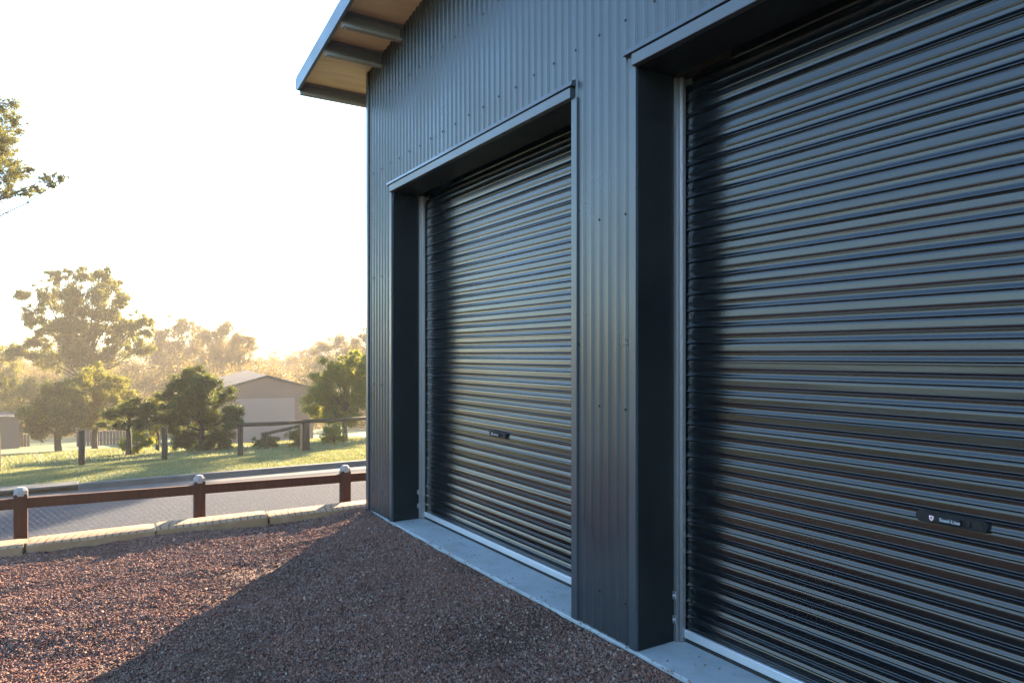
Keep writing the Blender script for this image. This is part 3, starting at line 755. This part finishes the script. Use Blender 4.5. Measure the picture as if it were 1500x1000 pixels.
tree('bushy_tree', 'large dense dark green bushy tree, fullest of the lawn trees', 23.5, 296, [(285, 552, 14), (265, 562, 15), (305, 560, 15), (250, 580, 15), (290, 580, 20), (325, 580, 14), (262, 605, 18), (300, 608, 20), (335, 605, 14), (250, 628, 13), (285, 635, 18), (320, 632, 16), (345, 622, 9), (268, 650, 13), (300, 655, 13), (330, 652, 10), (240, 600, 9)], 'dark', 'darkbark', .12, 2.5, None, .14, fork=.2)
tree('shrub', 'low dark shrub beside the short post with the sloping rail', 23, 385, [(378, 650, 8), (388, 643, 9), (396, 652, 8), (384, 658, 8), (402, 645, 6)], 'dark', 'darkbark', .085, 1.1, None, .04, 'shrub', fork=.2)
tree('shrub', 'dark upright shrub left of the thick paddock post', 22.5, 433, [(430, 652, 8), (436, 640, 9), (428, 636, 7), (442, 648, 7), (440, 630, 6)], 'olive', 'darkbark', .085, 1.0, None, .04, 'shrub', fork=.2)
tree('bushy_tree', 'bright yellow-green tree right of the tan shed', 29, 505, [(488, 535, 13), (512, 528, 14), (532, 535, 13), (475, 555, 15), (505, 552, 18), (535, 558, 18), (465, 580, 15), (495, 582, 20), (525, 585, 20), (458, 602, 12), (485, 606, 15), (515, 610, 15), (545, 590, 16)], 'lime', 'bark', .13, 2.0, None, .13, fork=.22)
tree('shrub', 'golden round shrub behind the rail right of the thick post', 23.5, 490, [(482, 630, 9), (496, 626, 9), (488, 642, 9), (500, 640, 8), (476, 642, 7)], 'lime', 'darkbark', .085, 1.2, None, .04, 'shrub', fork=.2)
tree('gum_tree', 'near gum tree branch with loose leaf clusters entering at the upper left edge', 17, -190,
     [(5, 160, 22), (20, 178, 14), (8, 205, 20), (-20, 190, 30), (28, 192, 7), (-5, 225, 26), (18, 238, 16), (25, 255, 12), (42, 250, 7), (5, 262, 20), (-40, 240, 40), (70, 262, 9), (88, 262, 9), (55, 276, 9), (35, 281, 10), (5, 284, 12), (75, 270, 6), (-70, 200, 50), (-120, 130, 60), (-150, 220, 55), (-220, 160, 70), (-60, 110, 40), (-12, 130, 12), (-260, 240, 60)],
     'gum', 'darkbark', .11, .8, None, .13, fork=.4, depth=.35, droop=.6, aspect=2.8)
# trees behind the shed that throw the broken shade over lawn and road
for i, (x, y, h, w_) in enumerate(((18.2, 35.6, 12, 2.6), (16.6, 37.0, 12.5, 2.0), (13, 29, 6.5, 1.8), (31, 48, 12, 3.2))):
    a = ST * x + CT * y; px = CX + F * (CT * x - ST * y) / a; z0 = float(terr(x, y)); k_ = F / a
    cl = []
    for j in range(10):
        dx = RNG.uniform(-1, 1) * w_ * .7; zz = z0 + h * RNG.uniform(.38, .95); cl.append((px + dx * k_, HY - (zz - EYE) * k_, RNG.uniform(.25, .42) * w_ * k_))
    if px < 560: continue
    tree('gum_tree', ['gum tree hidden behind the shed'][0], a, px, cl, 'gum', 'bark', .28, .9, 'gum trees behind the shed', .2)
# wood to the west, mirrored in the doors
def wood_line():
    C = []; Rr = []; N = []
    for i in range(150):
        y = RNG.uniform(-60, 70); x = -46 - RNG.uniform(0, 14); h = 3.2 + 3.0 * vnoise(y * .09, 0.0, 77) + RNG.uniform(-1, 1)
        for j in range(5):
            C.append((x + RNG.normal(0, 1.3), y + RNG.normal(0, 1.6), h * RNG.uniform(.12, 1))); Rr.append(RNG.uniform(1.1, 2.1)); N.append(9 * 22)
    o = link('wood', leaves_mesh('wood', C, Rr, N, .65), M['dark']); o['kind'] = 'stuff'; o['label'] = 'dark belt of trees beyond the gravel yard'
wood_line()
def valley_wood():
    C = []; Rr = []; N = []
    for i in range(170):
        a = RNG.uniform(62, 150); px = RNG.uniform(-90, 600); top = 545 - 22 * vnoise(px * .02, a * .03, 51) - 8 * RNG.random() + (12 if 375 < px < 440 else 0)
        b = world(px, a); zb = float(terr(b.x, b.y)); zt = zat(top, a); w_ = RNG.uniform(1.6, 3.2)
        for j in range(5):
            f_ = RNG.uniform(.1, 1); C.append((b.x + RNG.normal(0, w_ * .5), b.y + RNG.normal(0, w_ * .5), zb + (zt - zb) * f_ - w_ * .3)); Rr.append(w_ * RNG.uniform(.5, .9)); N.append(9 * 120)
    o = link('woodland', leaves_mesh('woodland', C, Rr, N, .23), M['gum_far']); o['kind'] = 'stuff'; o['label'] = 'hazy golden woodland filling the valley'
valley_wood()

# ================================================================ FAR BUILDINGS
M['tanwall'] = paint('tan_cladding', (.18, .092, .06), .55, .3, 0, .4)
M['tandoor'] = paint('tan_door', (.235, .15, .115), .5, .3, 0, .4)
M['tanroof'] = paint('pale_roof', (.06, .055, .053), .95, .02, 0, .4)
a = 38.0; k_ = a / F
c0 = world(391, a); bz = float(terr(c0.x, c0.y)) - .25
ts = empty('tan_shed', (c0.x, c0.y, bz)); tag(ts, 'tan gabled shed with a wide pale door beyond the paddock fence', 'shed'); ts.rotation_euler = (0, 0, -TH + R(25))
he, ha = zat(571, a) - bz, zat(552.5, a) - bz; hw = 66 * k_
def gab(name, y0, y1, mat, lift=0, grow=0.0): 
    m = MB(); m.prism([(-hw, 0), (hw, 0), (hw, he), (0, ha), (-hw, he)], 'y', y0, y1); return m.build(name, mat, ts)
gab('wall', 0, 14, M['tanwall'])
for s_ in (-1, 1):
    m = MB(); e = .25; sl_ = (ha - he) / hw
    m.prism([(s_ * (hw + e), he - sl_ * e + .02), (0, ha + .02), (0, ha + .12), (s_ * (hw + e), he - sl_ * e + .12)], 'y', -.12, 14.2); m.build('roof', M['tanroof'], ts)
dtop = zat(583, a) - bz
m = MB(); m.box(-1.55, 1.45, -.05, -.004, .02, dtop); 
for j in range(14): m.box(-1.55, 1.45, -.058, -.0501, .04 + j * dtop / 14, .04 + (j + .55) * dtop / 14)
m.build('shed_door', M['tandoor'], ts)
m = MB(); m.box(-1.63, 1.53, -.04, -.002, dtop, dtop + .09); m.build('door_head', M['tanwall'], ts)
# dark outbuilding at the left edge
a = 40.0; c0 = world(-40, a); bz = float(terr(c0.x, c0.y)) - .1
ob = empty('outbuilding', (c0.x, c0.y, bz)); tag(ob, 'dark outbuilding with a pale low roof at the left edge of the photo', 'shed'); ob.rotation_euler = (0, 0, -TH + R(38))
k_ = a / F; hr = zat(613, a) - bz; hl = zat(603, a) - bz
m = MB(); m.prism([(-4, 0), (56 * k_, 0), (56 * k_, hr - .1), (-4, hl + .1)], 'y', 0, 5); m.build('wall', M['darkboard'], ob)
m = MB(); m.prism([(-4.1, hl + .12), (58 * k_, hr - .09), (58 * k_, hr - .02), (-4.1, hl + .2)], 'y', -.1, 5.3); m.build('roof', M['darkboard'], ob)
# paling fence
def paling(px0, px1, a, ptop, label):
    p0, p1 = world(px0, a), world(px1, a + 1.0); d = (p1 - p0); n_ = int(d.length / .16); o = empty('paling_fence', (p0.x, p0.y, float(terr(p0.x, p0.y)))); tag(o, label, 'fence')
    m = MB(); an = math.atan2(d.y, d.x); rot = Matrix.Rotation(an, 3, 'Z')
    for i in range(n_):
        q_ = p0 + d * (i / n_); zb = float(terr(q_.x, q_.y)); h = zat(ptop, a) - zb + random.uniform(-.03, .03)
        m.box(.005, .15, -.01, .01, -.1, h, rot, (q_.x - p0.x, q_.y - p0.y, zb - o.location.z))
    m.build('palings', M['darkboard'], o)
    m = MB()
    for zz in (.3, .9):
        e = float(terr(p1.x, p1.y)) - o.location.z
        m.tube([(0, .05, zz), (d.x, d.y + .05, zz + e)], .04, 4)
    m.build('fence_rail', M['darkboard'], o)
paling(-45, 44, 43, 639, 'dark vertical paling fence at the left edge beneath the outbuilding')
paling(112, 236, 39, 632, 'dark paling fence seen in the gap under the lawn trees')
# thin mast far off
a = 150; p0 = world(402, a); bz = float(hillz(p0.x, p0.y))
m = MB(); ztop = zat(511, a) - bz; m.tube([(0, 0, 0), (0, 0, ztop)], [.22, .13], 8); m.box(-1.1, 1.1, -.08, .08, ztop - 1.0, ztop - .8)
po = empty('utility_pole', (p0.x, p0.y, bz)); tag(po, 'thin utility pole rising above the far trees over the tan shed', 'pole'); m.build('pole', M['oldwood'], po)

# ================================================================ HAZE
bx = MB(); bx.box(-500, 500, -310, 500, -14, 22); hz = bx.build('haze', None); hz['kind'] = 'stuff'
hm = bpy.data.materials.new('haze'); hm.use_nodes = True; t = hm.node_tree; t.nodes.clear()
pv = t.nodes.new('ShaderNodeVolumePrincipled'); pv.inputs['Color'].default_value = (.78, .69, .55, 1); pv.inputs['Density'].default_value = .0014; pv.inputs['Anisotropy'].default_value = .1
oo = t.nodes.new('ShaderNodeOutputMaterial'); t.links.new(pv.outputs[0], oo.inputs['Volume']); hz.data.materials.append(hm)
print('stones', NST, 'leaf faces', sum(len(o.data.polygons) for o in S.objects if o.name.startswith('crown')))
